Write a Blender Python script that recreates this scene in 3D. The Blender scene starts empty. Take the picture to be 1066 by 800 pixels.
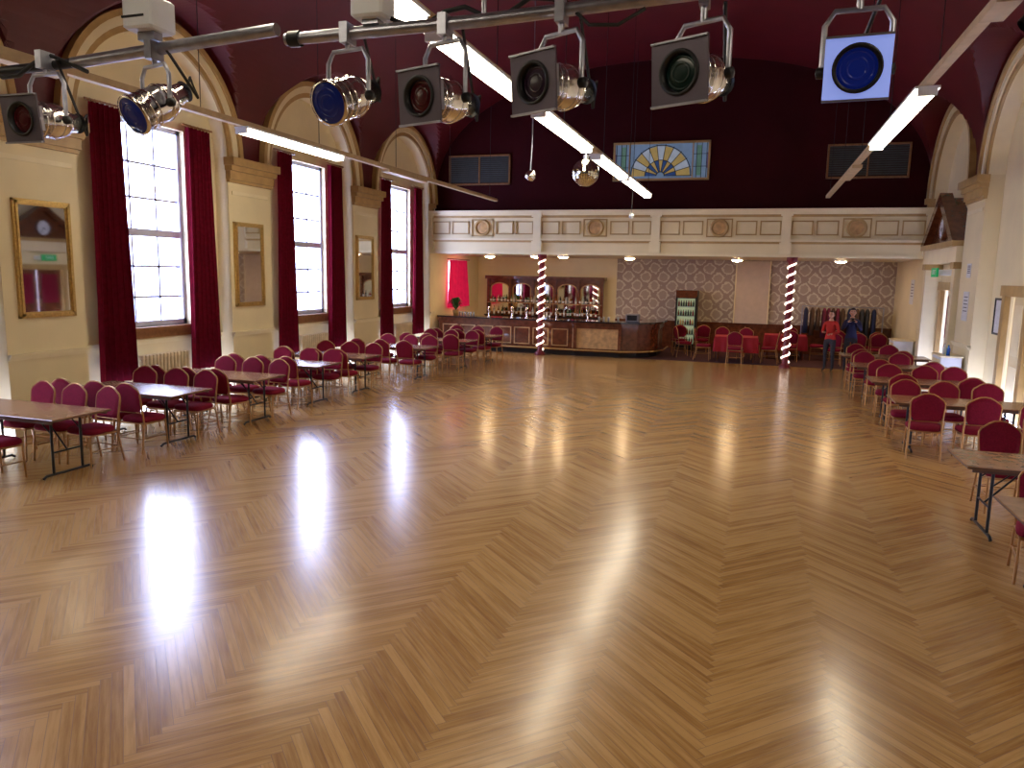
import bpy, math, random
from mathutils import Matrix, Vector
random.seed(7)
PI=math.pi
sc=bpy.context.scene
XL,XR=-10.05,4.3
XC=(XL+XR)/2
YB=22.9      # upper end wall
YF=22.5      # gallery front
YE=27.0      # lower end wall
YS=-3.0
BAYS=[6.13,11.0,15.87,20.74]
SPR=4.65; HW=1.76

# ---------------------------------------------------------------- materials
def mat(name,col,rough=.5,metal=0,emit=None,es=0,var=.12,scale=6,bump=0,coat=0,spec=None,trans=0):
    m=bpy.data.materials.new(name); m.use_nodes=True
    nt=m.node_tree; b=nt.nodes['Principled BSDF']
    tc=nt.nodes.new('ShaderNodeTexCoord')
    n=nt.nodes.new('ShaderNodeTexNoise'); n.inputs['Scale'].default_value=scale; n.inputs['Detail'].default_value=4
    nt.links.new(tc.outputs['Object'],n.inputs['Vector'])
    r=nt.nodes.new('ShaderNodeValToRGB')
    r.color_ramp.elements[0].position=.3; r.color_ramp.elements[1].position=.7
    r.color_ramp.elements[0].color=tuple(c*(1-var) for c in col)+(1,)
    r.color_ramp.elements[1].color=tuple(min(1,c*(1+var)) for c in col)+(1,)
    nt.links.new(n.outputs['Fac'],r.inputs['Fac']); nt.links.new(r.outputs['Color'],b.inputs['Base Color'])
    b.inputs['Roughness'].default_value=rough; b.inputs['Metallic'].default_value=metal
    b.inputs['Coat Weight'].default_value=coat
    if spec is not None: b.inputs['Specular IOR Level'].default_value=spec
    if trans: b.inputs['Transmission Weight'].default_value=trans
    if emit: b.inputs['Emission Color'].default_value=tuple(emit)+(1,); b.inputs['Emission Strength'].default_value=es
    if bump:
        bp=nt.nodes.new('ShaderNodeBump'); bp.inputs['Strength'].default_value=bump; bp.inputs['Distance'].default_value=.01
        nt.links.new(n.outputs['Fac'],bp.inputs['Height']); nt.links.new(bp.outputs['Normal'],b.inputs['Normal'])
    return m
CREAM=mat('cream_plaster',(.82,.70,.44),.45,var=.05,scale=1.5,bump=.05)
CREAM2=mat('ivory_trim',(.87,.76,.51),.35,var=.04,scale=3)
GOLDT=mat('ochre_moulding',(.48,.31,.12),.4,var=.12,scale=5)
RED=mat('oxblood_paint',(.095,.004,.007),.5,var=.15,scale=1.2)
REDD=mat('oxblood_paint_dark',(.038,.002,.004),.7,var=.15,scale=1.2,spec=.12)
SILL=mat('varnished_sill',(.28,.13,.05),.3,var=.2,scale=12)
WHITE=mat('white_gloss_paint',(.75,.78,.85),.4,var=.03)
WFRM=mat('window_frame_paint',(.55,.60,.78),.5,var=.03)
CURT=mat('burgundy_velvet',(.14,.002,.015),.9,var=.2,scale=14,bump=.1,spec=.15)
FAB=mat('burgundy_upholstery',(.185,.005,.024),.85,var=.25,scale=60,bump=.1,spec=.2)
GOLDF=mat('gold_chair_frame',(.42,.22,.08),.35,metal=.7,var=.1)
GILT=mat('gilt_frame',(.55,.36,.12),.35,metal=.6,var=.2,scale=30,bump=.3)
MIRR=mat('mirror_glass',(.70,.70,.67),.03,metal=1,var=.01)
TTOP=mat('walnut_laminate',(.30,.15,.075),.25,var=.2,scale=9,coat=.2)
TEDGE=mat('table_edging',(.10,.05,.03),.5)
BLK=mat('black_metal',(.015,.015,.018),.4,metal=.4)
BLKP=mat('black_rubber',(.01,.01,.012),.6)
STEEL=mat('galvanised_pipe',(.36,.36,.42),.35,metal=.85,var=.15,scale=20)
CHROME=mat('polished_aluminium',(.80,.78,.76),.16,metal=1,var=.05,scale=30)
FRAMEG=mat('gel_frame_metal',(.12,.10,.13),.5,metal=.6)
FRAMEB=mat('gel_frame_blue_glow',(.30,.40,.9),.35,metal=.2,emit=(.30,.40,1),es=.55)  # blue emission paints the bright reflection on a galvanised frame
TRUNK=mat('cream_trunking',(.50,.36,.20),.5)
TUBE=mat('fluorescent_tube',(1,.9,.7),.5,emit=(1,.88,.66),es=20,var=0)
WARM=mat('warm_bulkhead_and_fill',(1,.8,.5),.5,emit=(1,.68,.36),es=85,var=0)
DWOOD=mat('dark_mahogany',(.14,.04,.016),.25,var=.35,scale=8,coat=.4)
MWOOD=mat('mid_oak_and_lit_panel',(.55,.33,.14),.3,var=.25,scale=8,coat=.3)
BARTOP=mat('bar_top_black',(.03,.02,.02),.15,coat=.5)
CARPET=mat('dark_carpet',(.06,.012,.014),.95,var=.5,scale=30)
REDC=mat('red_cloth',(.35,.008,.02),.8)
PINK=mat('pink_blind',(.55,.01,.06),.9,emit=(1,.02,.14),es=.22,spec=.1)  # slight emission stands in for window light behind the cloth
PAPER=mat('poster_paper',(.72,.72,.74),.6,var=.1,scale=20)
GREEN=mat('sign_green',(.0,.25,.09),.5,emit=(0,.5,.15),es=.3)
PALE=mat('pale_screen',(.60,.48,.38),.7,var=.05)
VENT=mat('vent_slats',(.06,.07,.07),.6,metal=.2)
DARK=mat('dark_recess',(.03,.015,.012),.7)
RADM=mat('radiator_enamel',(.70,.58,.38),.35)
def gel(name,c,e=0): return mat(name,c,.22,var=.05,spec=.35,emit=c,es=e)
# wallpaper
def wallpaper():
    m=bpy.data.materials.new('damask_wallpaper'); m.use_nodes=True; nt=m.node_tree; N=nt.nodes; L=nt.links
    b=N['Principled BSDF']; b.inputs['Roughness'].default_value=.55
    tc=N.new('ShaderNodeTexCoord'); sep=N.new('ShaderNodeSeparateXYZ'); L.new(tc.outputs['Object'],sep.inputs[0])
    def math_(op,a,bb=None):
        n=N.new('ShaderNodeMath'); n.operation=op
        for i,v in enumerate((a,bb)):
            if v is None: continue
            if isinstance(v,(int,float)): n.inputs[i].default_value=v
            else: L.new(v,n.inputs[i])
        return n.outputs[0]
    k=2*PI/.62
    cx=math_('COSINE',math_('MULTIPLY',sep.outputs['X'],k)); cz=math_('COSINE',math_('MULTIPLY',sep.outputs['Z'],k))
    s=math_('ADD',cx,cz)
    n=N.new('ShaderNodeTexNoise'); n.inputs['Scale'].default_value=9; n.inputs['Detail'].default_value=3
    L.new(tc.outputs['Object'],n.inputs['Vector'])
    s2=math_('ADD',math_('ABSOLUTE',s),math_('MULTIPLY',math_('SUBTRACT',n.outputs['Fac'],.5),2.2))
    r=N.new('ShaderNodeValToRGB'); e=r.color_ramp.elements
    e[0].position=.28;e[0].color=(.38,.29,.25,1); e[1].position=.36;e[1].color=(.66,.60,.50,1)
    x=e.new(.62);x.color=(.64,.58,.48,1); x=e.new(.70);x.color=(.44,.35,.30,1)
    L.new(math_('MULTIPLY',s2,.6),r.inputs['Fac']); L.new(r.outputs['Color'],b.inputs['Base Color'])
    return m
WALLP=wallpaper()
# parquet
def parquet():
    m=bpy.data.materials.new('oak_parquet'); m.use_nodes=True; nt=m.node_tree; N=nt.nodes; L=nt.links
    b=N['Principled BSDF']
    uv=N.new('ShaderNodeUVMap'); uv.uv_map='UVMap'
    mp=N.new('ShaderNodeMapping'); mp.inputs['Scale'].default_value=(2.2,34,1); L.new(uv.outputs[0],mp.inputs[0])
    n=N.new('ShaderNodeTexNoise'); n.inputs['Scale'].default_value=1; n.inputs['Detail'].default_value=5; n.inputs['Roughness'].default_value=.6
    L.new(mp.outputs[0],n.inputs['Vector'])
    at=N.new('ShaderNodeAttribute'); at.attribute_name='plank'
    mx=N.new('ShaderNodeMath'); mx.operation='MULTIPLY_ADD'; L.new(at.outputs['Fac'],mx.inputs[0]); mx.inputs[1].default_value=.32
    L.new(n.outputs['Fac'],mx.inputs[2])
    tc=N.new('ShaderNodeTexCoord'); n2=N.new('ShaderNodeTexNoise'); n2.inputs['Scale'].default_value=.45; n2.inputs['Detail'].default_value=3
    L.new(tc.outputs['Object'],n2.inputs['Vector'])
    m3=N.new('ShaderNodeMath'); m3.operation='MULTIPLY_ADD'; L.new(n2.outputs['Fac'],m3.inputs[0]); m3.inputs[1].default_value=.40; L.new(mx.outputs[0],m3.inputs[2])
    r=N.new('ShaderNodeValToRGB'); e=r.color_ramp.elements
    e[0].position=.45; e[0].color=(.25,.118,.036,1); e[1].position=1.0; e[1].color=(.57,.34,.125,1)
    x=e.new(.72); x.color=(.40,.212,.066,1)
    L.new(m3.outputs[0],r.inputs['Fac']); L.new(r.outputs['Color'],b.inputs['Base Color'])
    rr=N.new('ShaderNodeMapRange'); rr.inputs[3].default_value=.20; rr.inputs[4].default_value=.30; L.new(n2.outputs['Fac'],rr.inputs[0])
    L.new(rr.outputs[0],b.inputs['Roughness'])
    b.inputs['Coat Weight'].default_value=.55; b.inputs['Coat Roughness'].default_value=.17
    return m
PARQ=parquet()
GAP=mat('parquet_gap',(.12,.05,.018),.35)

# ---------------------------------------------------------------- mesh builder
class MB:
    def __init__(s): s.v=[];s.f=[];s.m=[];s.s=[];s.mats=[]
    def mi(s,m):
        if m not in s.mats: s.mats.append(m)
        return s.mats.index(m)
    def add(s,vs,fs,m,M=None,smooth=False):
        o=len(s.v); i=s.mi(m)
        s.v+= [tuple(M@Vector(v)) if M else tuple(v) for v in vs]
        for f in fs: s.f.append(tuple(a+o for a in f)); s.m.append(i); s.s.append(smooth)
    def box(s,a,b,m,M=None):
        x0,y0,z0=[min(p,q) for p,q in zip(a,b)]; x1,y1,z1=[max(p,q) for p,q in zip(a,b)]
        s.add([(x0,y0,z0),(x1,y0,z0),(x1,y1,z0),(x0,y1,z0),(x0,y0,z1),(x1,y0,z1),(x1,y1,z1),(x0,y1,z1)],
              [(0,3,2,1),(4,5,6,7),(0,1,5,4),(1,2,6,5),(2,3,7,6),(3,0,4,7)],m,M)
    def bbox(s,a,b,m,M=None,r=.01):   # chamfered box
        x0,y0,z0=a;x1,y1,z1=b
        vs=[];fs=[]
        lay=[(z0,r),(z0+r,0),(z1-r,0),(z1,r)]
        for z,i in lay:
            X0,X1,Y0,Y1=x0+i,x1-i,y0+i,y1-i
            vs+=[(X0+r,Y0,z),(X1-r,Y0,z),(X1,Y0+r,z),(X1,Y1-r,z),(X1-r,Y1,z),(X0+r,Y1,z),(X0,Y1-r,z),(X0,Y0+r,z)]
        for l in range(3):
            for k in range(8):
                fs.append((l*8+k,l*8+(k+1)%8,(l+1)*8+(k+1)%8,(l+1)*8+k))
        fs.append(tuple(range(7,-1,-1))); fs.append(tuple(range(24,32)))
        s.add(vs,fs,m,M)
    def tube(s,path,r,m,seg=8,M=None,caps=True,closed=False):
        P=[Vector(p) for p in path]; n=len(P)
        rs=r if isinstance(r,(list,tuple)) else [r]*n
        vs=[];fs=[]; prev=None
        for i,p in enumerate(P):
            d=(P[min(i+1,n-1)]-P[max(i-1,0)])
            if d.length<1e-9: d=Vector((0,0,1))
            d.normalize()
            if prev is None:
                u=d.cross(Vector((0,0,1)) if abs(d.z)<.9 else Vector((1,0,0))).normalized()
            else:
                u=(prev-d*prev.dot(d)).normalized()
            prev=u; w=d.cross(u)
            for k in range(seg):
                a=2*PI*k/seg; vs.append(tuple(p+(u*math.cos(a)+w*math.sin(a))*rs[i]))
        for i in range(n-1):
            for k in range(seg):
                fs.append((i*seg+k,i*seg+(k+1)%seg,(i+1)*seg+(k+1)%seg,(i+1)*seg+k))
        s.add(vs,fs,m,M,True)
        if caps: s.add([vs[k] for k in range(seg)],[tuple(range(seg-1,-1,-1))],m,M); s.add(vs[-seg:],[tuple(range(seg))],m,M)
    def lathe(s,prof,m,seg=20,M=None,smooth=True):
        vs=[];fs=[];n=len(prof)
        for r,z in prof:
            for k in range(seg):
                a=2*PI*k/seg; vs.append((r*math.cos(a),r*math.sin(a),z))
        for i in range(n-1):
            for k in range(seg): fs.append((i*seg+k,i*seg+(k+1)%seg,(i+1)*seg+(k+1)%seg,(i+1)*seg+k))
        s.add(vs,fs,m,M,smooth)
    def ell(s,c,r,m,M=None,seg=16,rings=10,fn=None):
        vs=[];fs=[]
        for i in range(rings+1):
            t=PI*i/rings
            for k in range(seg):
                a=2*PI*k/seg
                p=[math.sin(t)*math.cos(a),math.sin(t)*math.sin(a),math.cos(t)]
                if fn: p=fn(p)
                vs.append((c[0]+r[0]*p[0],c[1]+r[1]*p[1],c[2]+r[2]*p[2]))
        for i in range(rings):
            for k in range(seg): fs.append((i*seg+k,(i+1)*seg+k,(i+1)*seg+(k+1)%seg,i*seg+(k+1)%seg))
        s.add(vs,fs,m,M,True)
    def prism(s,poly,f0,f1,m,M=None):
        n=len(poly); vs=[f0(*p) for p in poly]+[f1(*p) for p in poly]
        fs=[tuple(range(n-1,-1,-1)),tuple(range(n,2*n))]+[(i,(i+1)%n,n+(i+1)%n,n+i) for i in range(n)]
        s.add(vs,fs,m,M)
    def obj(s,name,loc=None,rot=0,fixn=True):
        me=bpy.data.meshes.new(name); me.from_pydata(s.v,[],s.f)
        for m in s.mats: me.materials.append(m)
        me.polygons.foreach_set('material_index',s.m); me.polygons.foreach_set('use_smooth',s.s)
        me.update()
        if fixn:
            import bmesh
            bm=bmesh.new(); bm.from_mesh(me); bmesh.ops.recalc_face_normals(bm,faces=bm.faces); bm.to_mesh(me); bm.free()
        o=bpy.data.objects.new(name,me); sc.collection.objects.link(o)
        if loc: o.location=loc
        o.rotation_euler[2]=rot
        return o
def inst(name,me,loc,rot=0):
    o=bpy.data.objects.new(name,me); sc.collection.objects.link(o); o.location=loc; o.rotation_euler[2]=rot; return o

# ---------------------------------------------------------------- floor
def build_floor():
    W=.062;n=16;c45=math.sqrt(.5)
    x0,x1,y0,y1=XL,XR,YS,YB
    vs=[];fs=[];uvs=[];pl=[];mi=[]
    def clip(poly):
        for ax,lim,sg in ((0,x0,1),(0,x1,-1),(1,y0,1),(1,y1,-1)):
            out=[]
            for i in range(len(poly)):
                a=poly[i];b=poly[(i+1)%len(poly)]
                da=(a[ax]-lim)*sg; db=(b[ax]-lim)*sg
                if da>=0: out.append(a)
                if (da<0)!=(db<0):
                    t=da/(da-db); out.append(tuple(a[j]+(b[j]-a[j])*t for j in range(len(a))))
            poly=out
            if len(poly)<3: return None
        return poly
    g=.018
    cx,cy=-2.9,10
    def plank(x,y,w,h):
        q=[(x+g,y+g),(x+w-g,y+g),(x+w-g,y+h-g),(x+g,y+h-g)]
        hor=w>h; off=random.random()*50; off2=random.random()*50; rv=random.random()
        poly=[]
        for i,(p,r) in enumerate(q):
            X=cx+(p-r)*c45*W; Y=cy+(p+r)*c45*W
            u,v=((p-x),(r-y)) if hor else ((r-y),(p-x))
            poly.append((X,Y,0.0,u*W+off,v*W+off2))
        bx=[a[0] for a in poly]; by=[a[1] for a in poly]
        if max(bx)<x0 or min(bx)>x1 or max(by)<y0 or min(by)>y1: return
        poly=clip(poly)
        if not poly: return
        o=len(vs)
        for a in poly: vs.append((a[0],a[1],a[2])); uvs.append((a[3],a[4])); pl.append(rv)
        fs.append(tuple(range(o,o+len(poly)))); mi.append(0)
    R=int(20/W)
    for mm in range(-16,17):
        for k in range(-R,R):
            bx,by=k+mm*n,k-mm*n
            X=cx+(bx-by)*c45*W; Y=cy+(bx+by)*c45*W
            if X<x0-2 or X>x1+2 or Y<y0-2 or Y>y1+2: continue
            plank(bx,by,n,1); plank(bx,by+1,1,n)
    o=len(vs)
    vs+=[(x0,y0,-.001),(x1,y0,-.001),(x1,y1,-.001),(x0,y1,-.001)]; uvs+=[(0,0)]*4; pl+=[0]*4
    fs.append((o,o+1,o+2,o+3)); mi.append(1)
    me=bpy.data.meshes.new('floor'); me.from_pydata(vs,[],fs)
    me.materials.append(PARQ); me.materials.append(GAP)
    me.polygons.foreach_set('material_index',mi)
    uvl=me.uv_layers.new(name='UVMap')
    for p in me.polygons:
        for li in p.loop_indices: uvl.data[li].uv=uvs[me.loops[li].vertex_index]
    at=me.attributes.new('plank','FLOAT','POINT'); at.data.foreach_set('value',pl)
    me.update()
    ob=bpy.data.objects.new('floor',me); sc.collection.objects.link(ob)
build_floor()
b=MB(); b.box((XL-.6,YB,-.1),(XR+.6,YE+.3,.004),CARPET); b.obj('carpet_floor')

# ---------------------------------------------------------------- side walls
def side_wall(name,X0,out,windows):
    w=MB()
    P=lambda d,y,z:(X0+out*d,y,z)
    bx=lambda d0,y0,z0,d1,y1,z1,m:w.box(P(d0,y0,z0),P(d1,y1,z1),m)
    D=.6
    bx(0,YS,0,D,BAYS[0]-HW,SPR,CREAM); bx(0,YS,SPR,D,BAYS[0]-HW,7.4,RED)
    for i,c in enumerate(BAYS):
        nxt=BAYS[i+1]-HW if i+1<len(BAYS) else YB
        bx(0,c+HW,0,D,nxt,SPR,CREAM); bx(0,c+HW,SPR,D,nxt,7.4,RED)
        if windows:
            h=.92;z0,z1=1.42,5.0
            bx(.3,c-HW,0,D,c+HW,z0,CREAM); bx(.3,c-HW,z1,D,c+HW,6.7,CREAM)
            bx(.3,c-HW,z0,D,c-h,z1,CREAM); bx(.3,c+h,z0,D,c+HW,z1,CREAM)
        else:
            dh={2:(.62,2.3),3:(1.05,2.35)}.get(i)
            if dh:
                bx(.3,c-HW,dh[1],D,c+HW,6.7,CREAM); bx(.3,c-HW,0,D,c-dh[0],dh[1],CREAM); bx(.3,c+dh[0],0,D,c+HW,dh[1],CREAM)
            else: bx(.3,c-HW,0,D,c+HW,6.7,CREAM)
        n=32; vs=[];fs=[];vs2=[]
        for k in range(n+1):
            a=PI-PI*k/n; y=c+HW*math.cos(a); z=SPR+HW*math.sin(a)
            vs+= [P(0,y,z),P(0,y,7.4)]; vs2+=[P(0,y,z),P(.3,y,z)]
        fs=[(2*k,2*k+2,2*k+3,2*k+1) for k in range(n)]
        w.add(vs,fs,RED); w.add(vs2,fs,CREAM2,smooth=True)
        for r1,r2,d in ((HW-.0,HW+.10,-.05),(HW+.10,HW+.24,-.08),(HW+.24,HW+.34,-.13)):
            mm=CREAM2 if r1==HW+.10 else GOLDT
            vs=[];fs=[]
            for k in range(n+1):
                a=PI-PI*k/n
                for r,dd in ((r1,0),(r1,d),(r2,d),(r2,0)):
                    vs.append(P(dd,c+r*math.cos(a),SPR+r*math.sin(a)))
            for k in range(n):
                for j in range(3): fs.append((4*k+j,4*k+4+j,4*k+5+j,4*k+1+j))
            w.add(vs,fs,mm)
    edges=[YS]+[e for c in BAYS for e in (c-HW,c+HW)]+[YB]
    piers=[(edges[i],edges[i+1]) for i in range(0,len(edges),2)]
    for a,b_ in piers:
        b2=min(b_,YF) if b_==YB else b_
        for z0,z1,p in ((4.18,4.24,.05),(4.24,4.40,.09),(4.40,4.50,.15),(4.50,4.65,.22)):
            bx(-p,a-p*.4,z0,0.02,b2+(p*.4 if b2<YF else 0),z1,GOLDT)
        bx(-.035,a,1.12,.02,b_,1.20,CREAM2); bx(-.06,a,1.17,.02,b_,1.21,CREAM2)
        bx(-.03,a,0,.02,b_,.28,CREAM2)
        bx(-.02,a+.1,3.95,.02,b2-.1,4.02,CREAM2)
    for i,c in enumerate(BAYS):
        if windows or i<2:
            bx(.26,c-HW,1.12,.31,c+HW,1.2,CREAM2); bx(.26,c-HW,0,.31,c+HW,.25,CREAM2)
    if windows:
        y0,y1,z0,z1=24.0,25.5,1.35,2.9
        bx(0,YB,0,D,y0,3.3,CREAM);bx(0,y1,0,D,YE,3.3,CREAM);bx(0,y0,0,D,y1,z0,CREAM);bx(0,y0,z1,D,y1,3.3,CREAM)
    else: bx(0,YB,0,D,YE,3.3,CREAM)
    w.obj(name,fixn=False)
side_wall('wall_left',XL,-1,True)
side_wall('wall_right',XR,1,False)

b=MB(); b.box((XL-.6,YS-.2,0),(XR+.6,YS,9.2),REDD); b.obj('wall_front')  # unseen wall, coloured dark to cut bounce and darken the lenses
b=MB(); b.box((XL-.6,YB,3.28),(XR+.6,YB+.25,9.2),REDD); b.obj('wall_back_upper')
b=MB()
b.box((XL-.6,YE,0),(-4.75,YE+.2,3.3),CREAM); b.box((-4.75,YE,0),(XR+.6,YE+.2,3.3),WALLP)
b.box((-4.75,YE-.04,0),(XR,YE,.9),DWOOD); b.box((-4.75,YE-.07,.9),(XR,YE,.97),DWOOD)
b.obj('wall_back_lower')
b=MB(); b.box((XL-.6,YB,3.1),(XR+.6,YE+.2,3.28),CREAM); b.obj('ceiling_gallery_soffit')
def build_ceiling():
    vs=[];fs=[];nx=120;R=7.175
    ys=[];y=YS
    while y<YB: ys.append(y); y+=.12
    ys.append(YB)
    for y in ys:
        zl=0
        for c in [BAYS[0]-4.87]+BAYS:
            if abs(y-c)<2.2: zl=SPR+.02+math.sqrt(2.2**2-(y-c)**2)
        for i in range(nx+1):
            u=math.sin((-1+2*i/nx)*PI/2); x=XC+R*u
            zm=4.68+4.0*max(0,1-abs(u)**2.3)**(1/2.3)
            vs.append((x,y,max(zm,zl)))
    for j in range(len(ys)-1):
        for i in range(nx):
            a=j*(nx+1)+i; fs.append((a,a+1,a+nx+2,a+nx+1))
    b=MB(); b.add(vs,fs,RED,None,False); b.obj('ceiling',fixn=False)
build_ceiling()

# gallery frieze
def frieze():
    b=MB(); x0,x1=XL+.001,XR-.001; y=YF
    b.box((x0,y,3.1),(x1,YB-.001,4.36),CREAM)
    b.box((x0,y-.16,4.34),(x1,YB-.001,4.42),CREAM2); b.box((x0,y-.10,4.27),(x1,y+.02,4.34),CREAM2); b.box((x0,y-.05,4.20),(x1,y+.02,4.27),GOLDT)
    b.box((x0,y-.12,3.52),(x1,y+.02,3.58),CREAM2); b.box((x0,y-.07,3.46),(x1,y+.02,3.52),GOLDT); b.box((x0,y-.05,3.10),(x1,y+.02,3.17),CREAM2)
    bw=(x1-x0)/4
    for i in range(5):
        c=x0+bw*i
        b.box((max(x0,c-.12),y-.09,3.50),(min(x1,c+.12),y+.02,4.36),CREAM2)
        b.box((max(x0,c-.16),y-.13,4.22),(min(x1,c+.16),y+.02,4.36),CREAM2)
        b.box((max(x0,c-.16),y-.13,3.18),(min(x1,c+.16),y+.02,3.5),CREAM2)
    def rect(a0,a1,z0,z1,t=.035):
        for q in ((a0,z0,a1,z0+t),(a0,z1-t,a1,z1),(a0,z0,a0+t,z1),(a1-t,z0,a1,z1)):
            b.box((q[0],y-.035,q[1]),(q[2],y+.01,q[3]),GOLDT)
    for i in range(4):
        c=x0+bw*(i+.5)
        rect(c-.36,c+.36,3.64,4.16)
        for s in (-1,1):
            a,e=sorted((c+s*.45,c+s*1.02)); rect(a,e,3.70,4.10)
            a,e=sorted((c+s*1.10,c+s*1.66)); rect(a,e,3.70,4.10)
        M=Matrix.Translation((c,y-.0,3.90))@Matrix.Rotation(PI/2,4,'X')
        b.lathe([(.26,0),(.26,.06),(.22,.085),(.18,.06),(.18,.02)],GOLDT,28,M)
        b.lathe([(.18,.025),(.10,.035),(.0001,.04)],MWOOD,28,M)
    b.obj('gallery_frieze')
frieze()

# ---------------------------------------------------------------- windows
def window(i,c):
    b=MB(); X=XL-.45; h=.92;z0,z1=1.42,5.0
    def bar(y0,y1,a,e,t=.03): b.box((X-t,y0,a),(X+t,y1,e),WFRM)
    bar(c-h,c-h+.08,z0,z1,.05);bar(c+h-.08,c+h,z0,z1,.05);bar(c-h,c+h,z0,z0+.1,.05);bar(c-h,c+h,z1-.08,z1,.05)
    bar(c-h,c+h,3.03,3.16,.045)
    for k in (-1,1): bar(c+k*.3-.020,c+k*.3+.020,z0,z1,.018)
    for z in (1.95,2.5,3.7,4.3): bar(c-h,c+h,z-.020,z+.020,.018)
    b.box((XL-.42,c-h-.12,1.36),(XL-.20,c+h+.12,1.42),SILL)
    b.box((XL-.32,c-h-.05,1.22),(XL-.27,c+h+.05,1.36),SILL)
    b.obj('window_%d'%i)
for i,c in enumerate(BAYS): window(i+1,c)
b=MB()
for y in (24.0,24.72,25.44): b.box((XL-.35,y,1.35),(XL-.3,y+.06,2.9),WHITE)
for z in (1.35,2.1,2.86): b.box((XL-.35,24,z),(XL-.3,25.5,z+.05),WHITE)
b.obj('window_5')
FAC=mat('pale_stone',(.72,.76,.85),.8,var=.08,scale=2); FWIN=mat('facade_window',(.22,.27,.4),.3)
b=MB(); b.box((-26.4,-20,-4),(-26,50,4.2),FAC)
for k in range(22):
    for z in (-2.5,1.2):
        y=-18+k*3; b.box((-26,y,z),(-25.95,y+1.1,z+2),FWIN); b.box((-26,y-.2,z+2),(-25.8,y+1.3,z+2.2),FAC)
b.obj('neighbouring_building')

def curtain(name,yc,w,z0,z1,X,m_=None,amp0=.045):
    vs=[];fs=[];n=64;m=14
    for j in range(m+1):
        t=j/m; z=z1+(z0-z1)*t
        wid=w*(.80+.2*t)
        for i in range(n+1):
            s=i/n; ph=s*2*PI*6+math.sin(s*9+yc)*.5
            amp=amp0+.02*t
            vs.append((X+amp*math.sin(ph)+.015*math.sin(3*t+s*5),yc+wid*(s-.5)+.015*math.sin(2*ph),z))
    fs=[(j*(n+1)+i,j*(n+1)+i+1,(j+1)*(n+1)+i+1,(j+1)*(n+1)+i) for j in range(m) for i in range(n)]
    b=MB(); b.add(vs,fs,m_ or CURT,None,True)
    b.tube([(X,yc-w*.5,z1+.03),(X,yc+w*.5,z1+.03)],.02,SILL)
    for k in range(7):
        y=yc-w*.38+k*w*.76/6; b.lathe([(.03,-.012),(.035,0),(.03,.012)],SILL,10,Matrix.Translation((X,y,z1+.02))@Matrix.Rotation(PI/2,4,'X'))
    b.obj(name,fixn=False)
for c in BAYS:
    for s in (-1,1): curtain('curtain',c+s*1.06,.78,.55,5.05,XL-.09)
curtain('curtain',24.75,2.0,1.3,2.92,XL+.10,PINK,.02)

def mirror(y):
    b=MB(); y0,y1,z0,z1=y-.47,y+.47,1.72,3.42; X=XL
    b.box((X,y0+.05,z0+.05),(X+.03,y1-.05,z1-.05),MIRR)
    for o,t,d in ((0,.03,.045),(.03,.035,.065),(.065,.02,.04)):
        b.box((X,y0+o,z0+o),(X+d,y0+o+t,z1-o),GILT); b.box((X,y1-o-t,z0+o),(X+d,y1-o,z1-o),GILT)
        b.box((X,y0+o,z0+o),(X+d,y1-o,z0+o+t),GILT); b.box((X,y0+o,z1-o-t),(X+d,y1-o,z1-o),GILT)
    b.obj('wall_mirror')
for y in (8.57,13.33,18.2): mirror(y)

def radiator(c,X,sg):
    b=MB(); n=14
    for k in range(n):
        y=c-.55+k*1.1/(n-1)
        for dx in (-.04,.04):
            b.tube([(X+sg*(.1+dx),y,.14),(X+sg*(.1+dx),y,.90)],.028,RADM,8)
        b.bbox((X+sg*.1-.07,y-.03,.86),(X+sg*.1+.07,y+.03,.95),RADM,None,.012)
        b.bbox((X+sg*.1-.07,y-.03,.10),(X+sg*.1+.07,y+.03,.18),RADM,None,.012)
    for k in (0,n-1):
        y=c-.55+k*1.1/(n-1); b.box((X+sg*.04,y-.02,0),(X+sg*.16,y+.02,.12),RADM)
    b.tube([(X+sg*.1,c-.55,.14),(X+sg*.1,c-.72,.14),(X+sg*.1,c-.72,0)],.015,RADM)
    b.obj('column_radiator')
for c in BAYS[:]: radiator(c,XL-.22,1)

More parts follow.
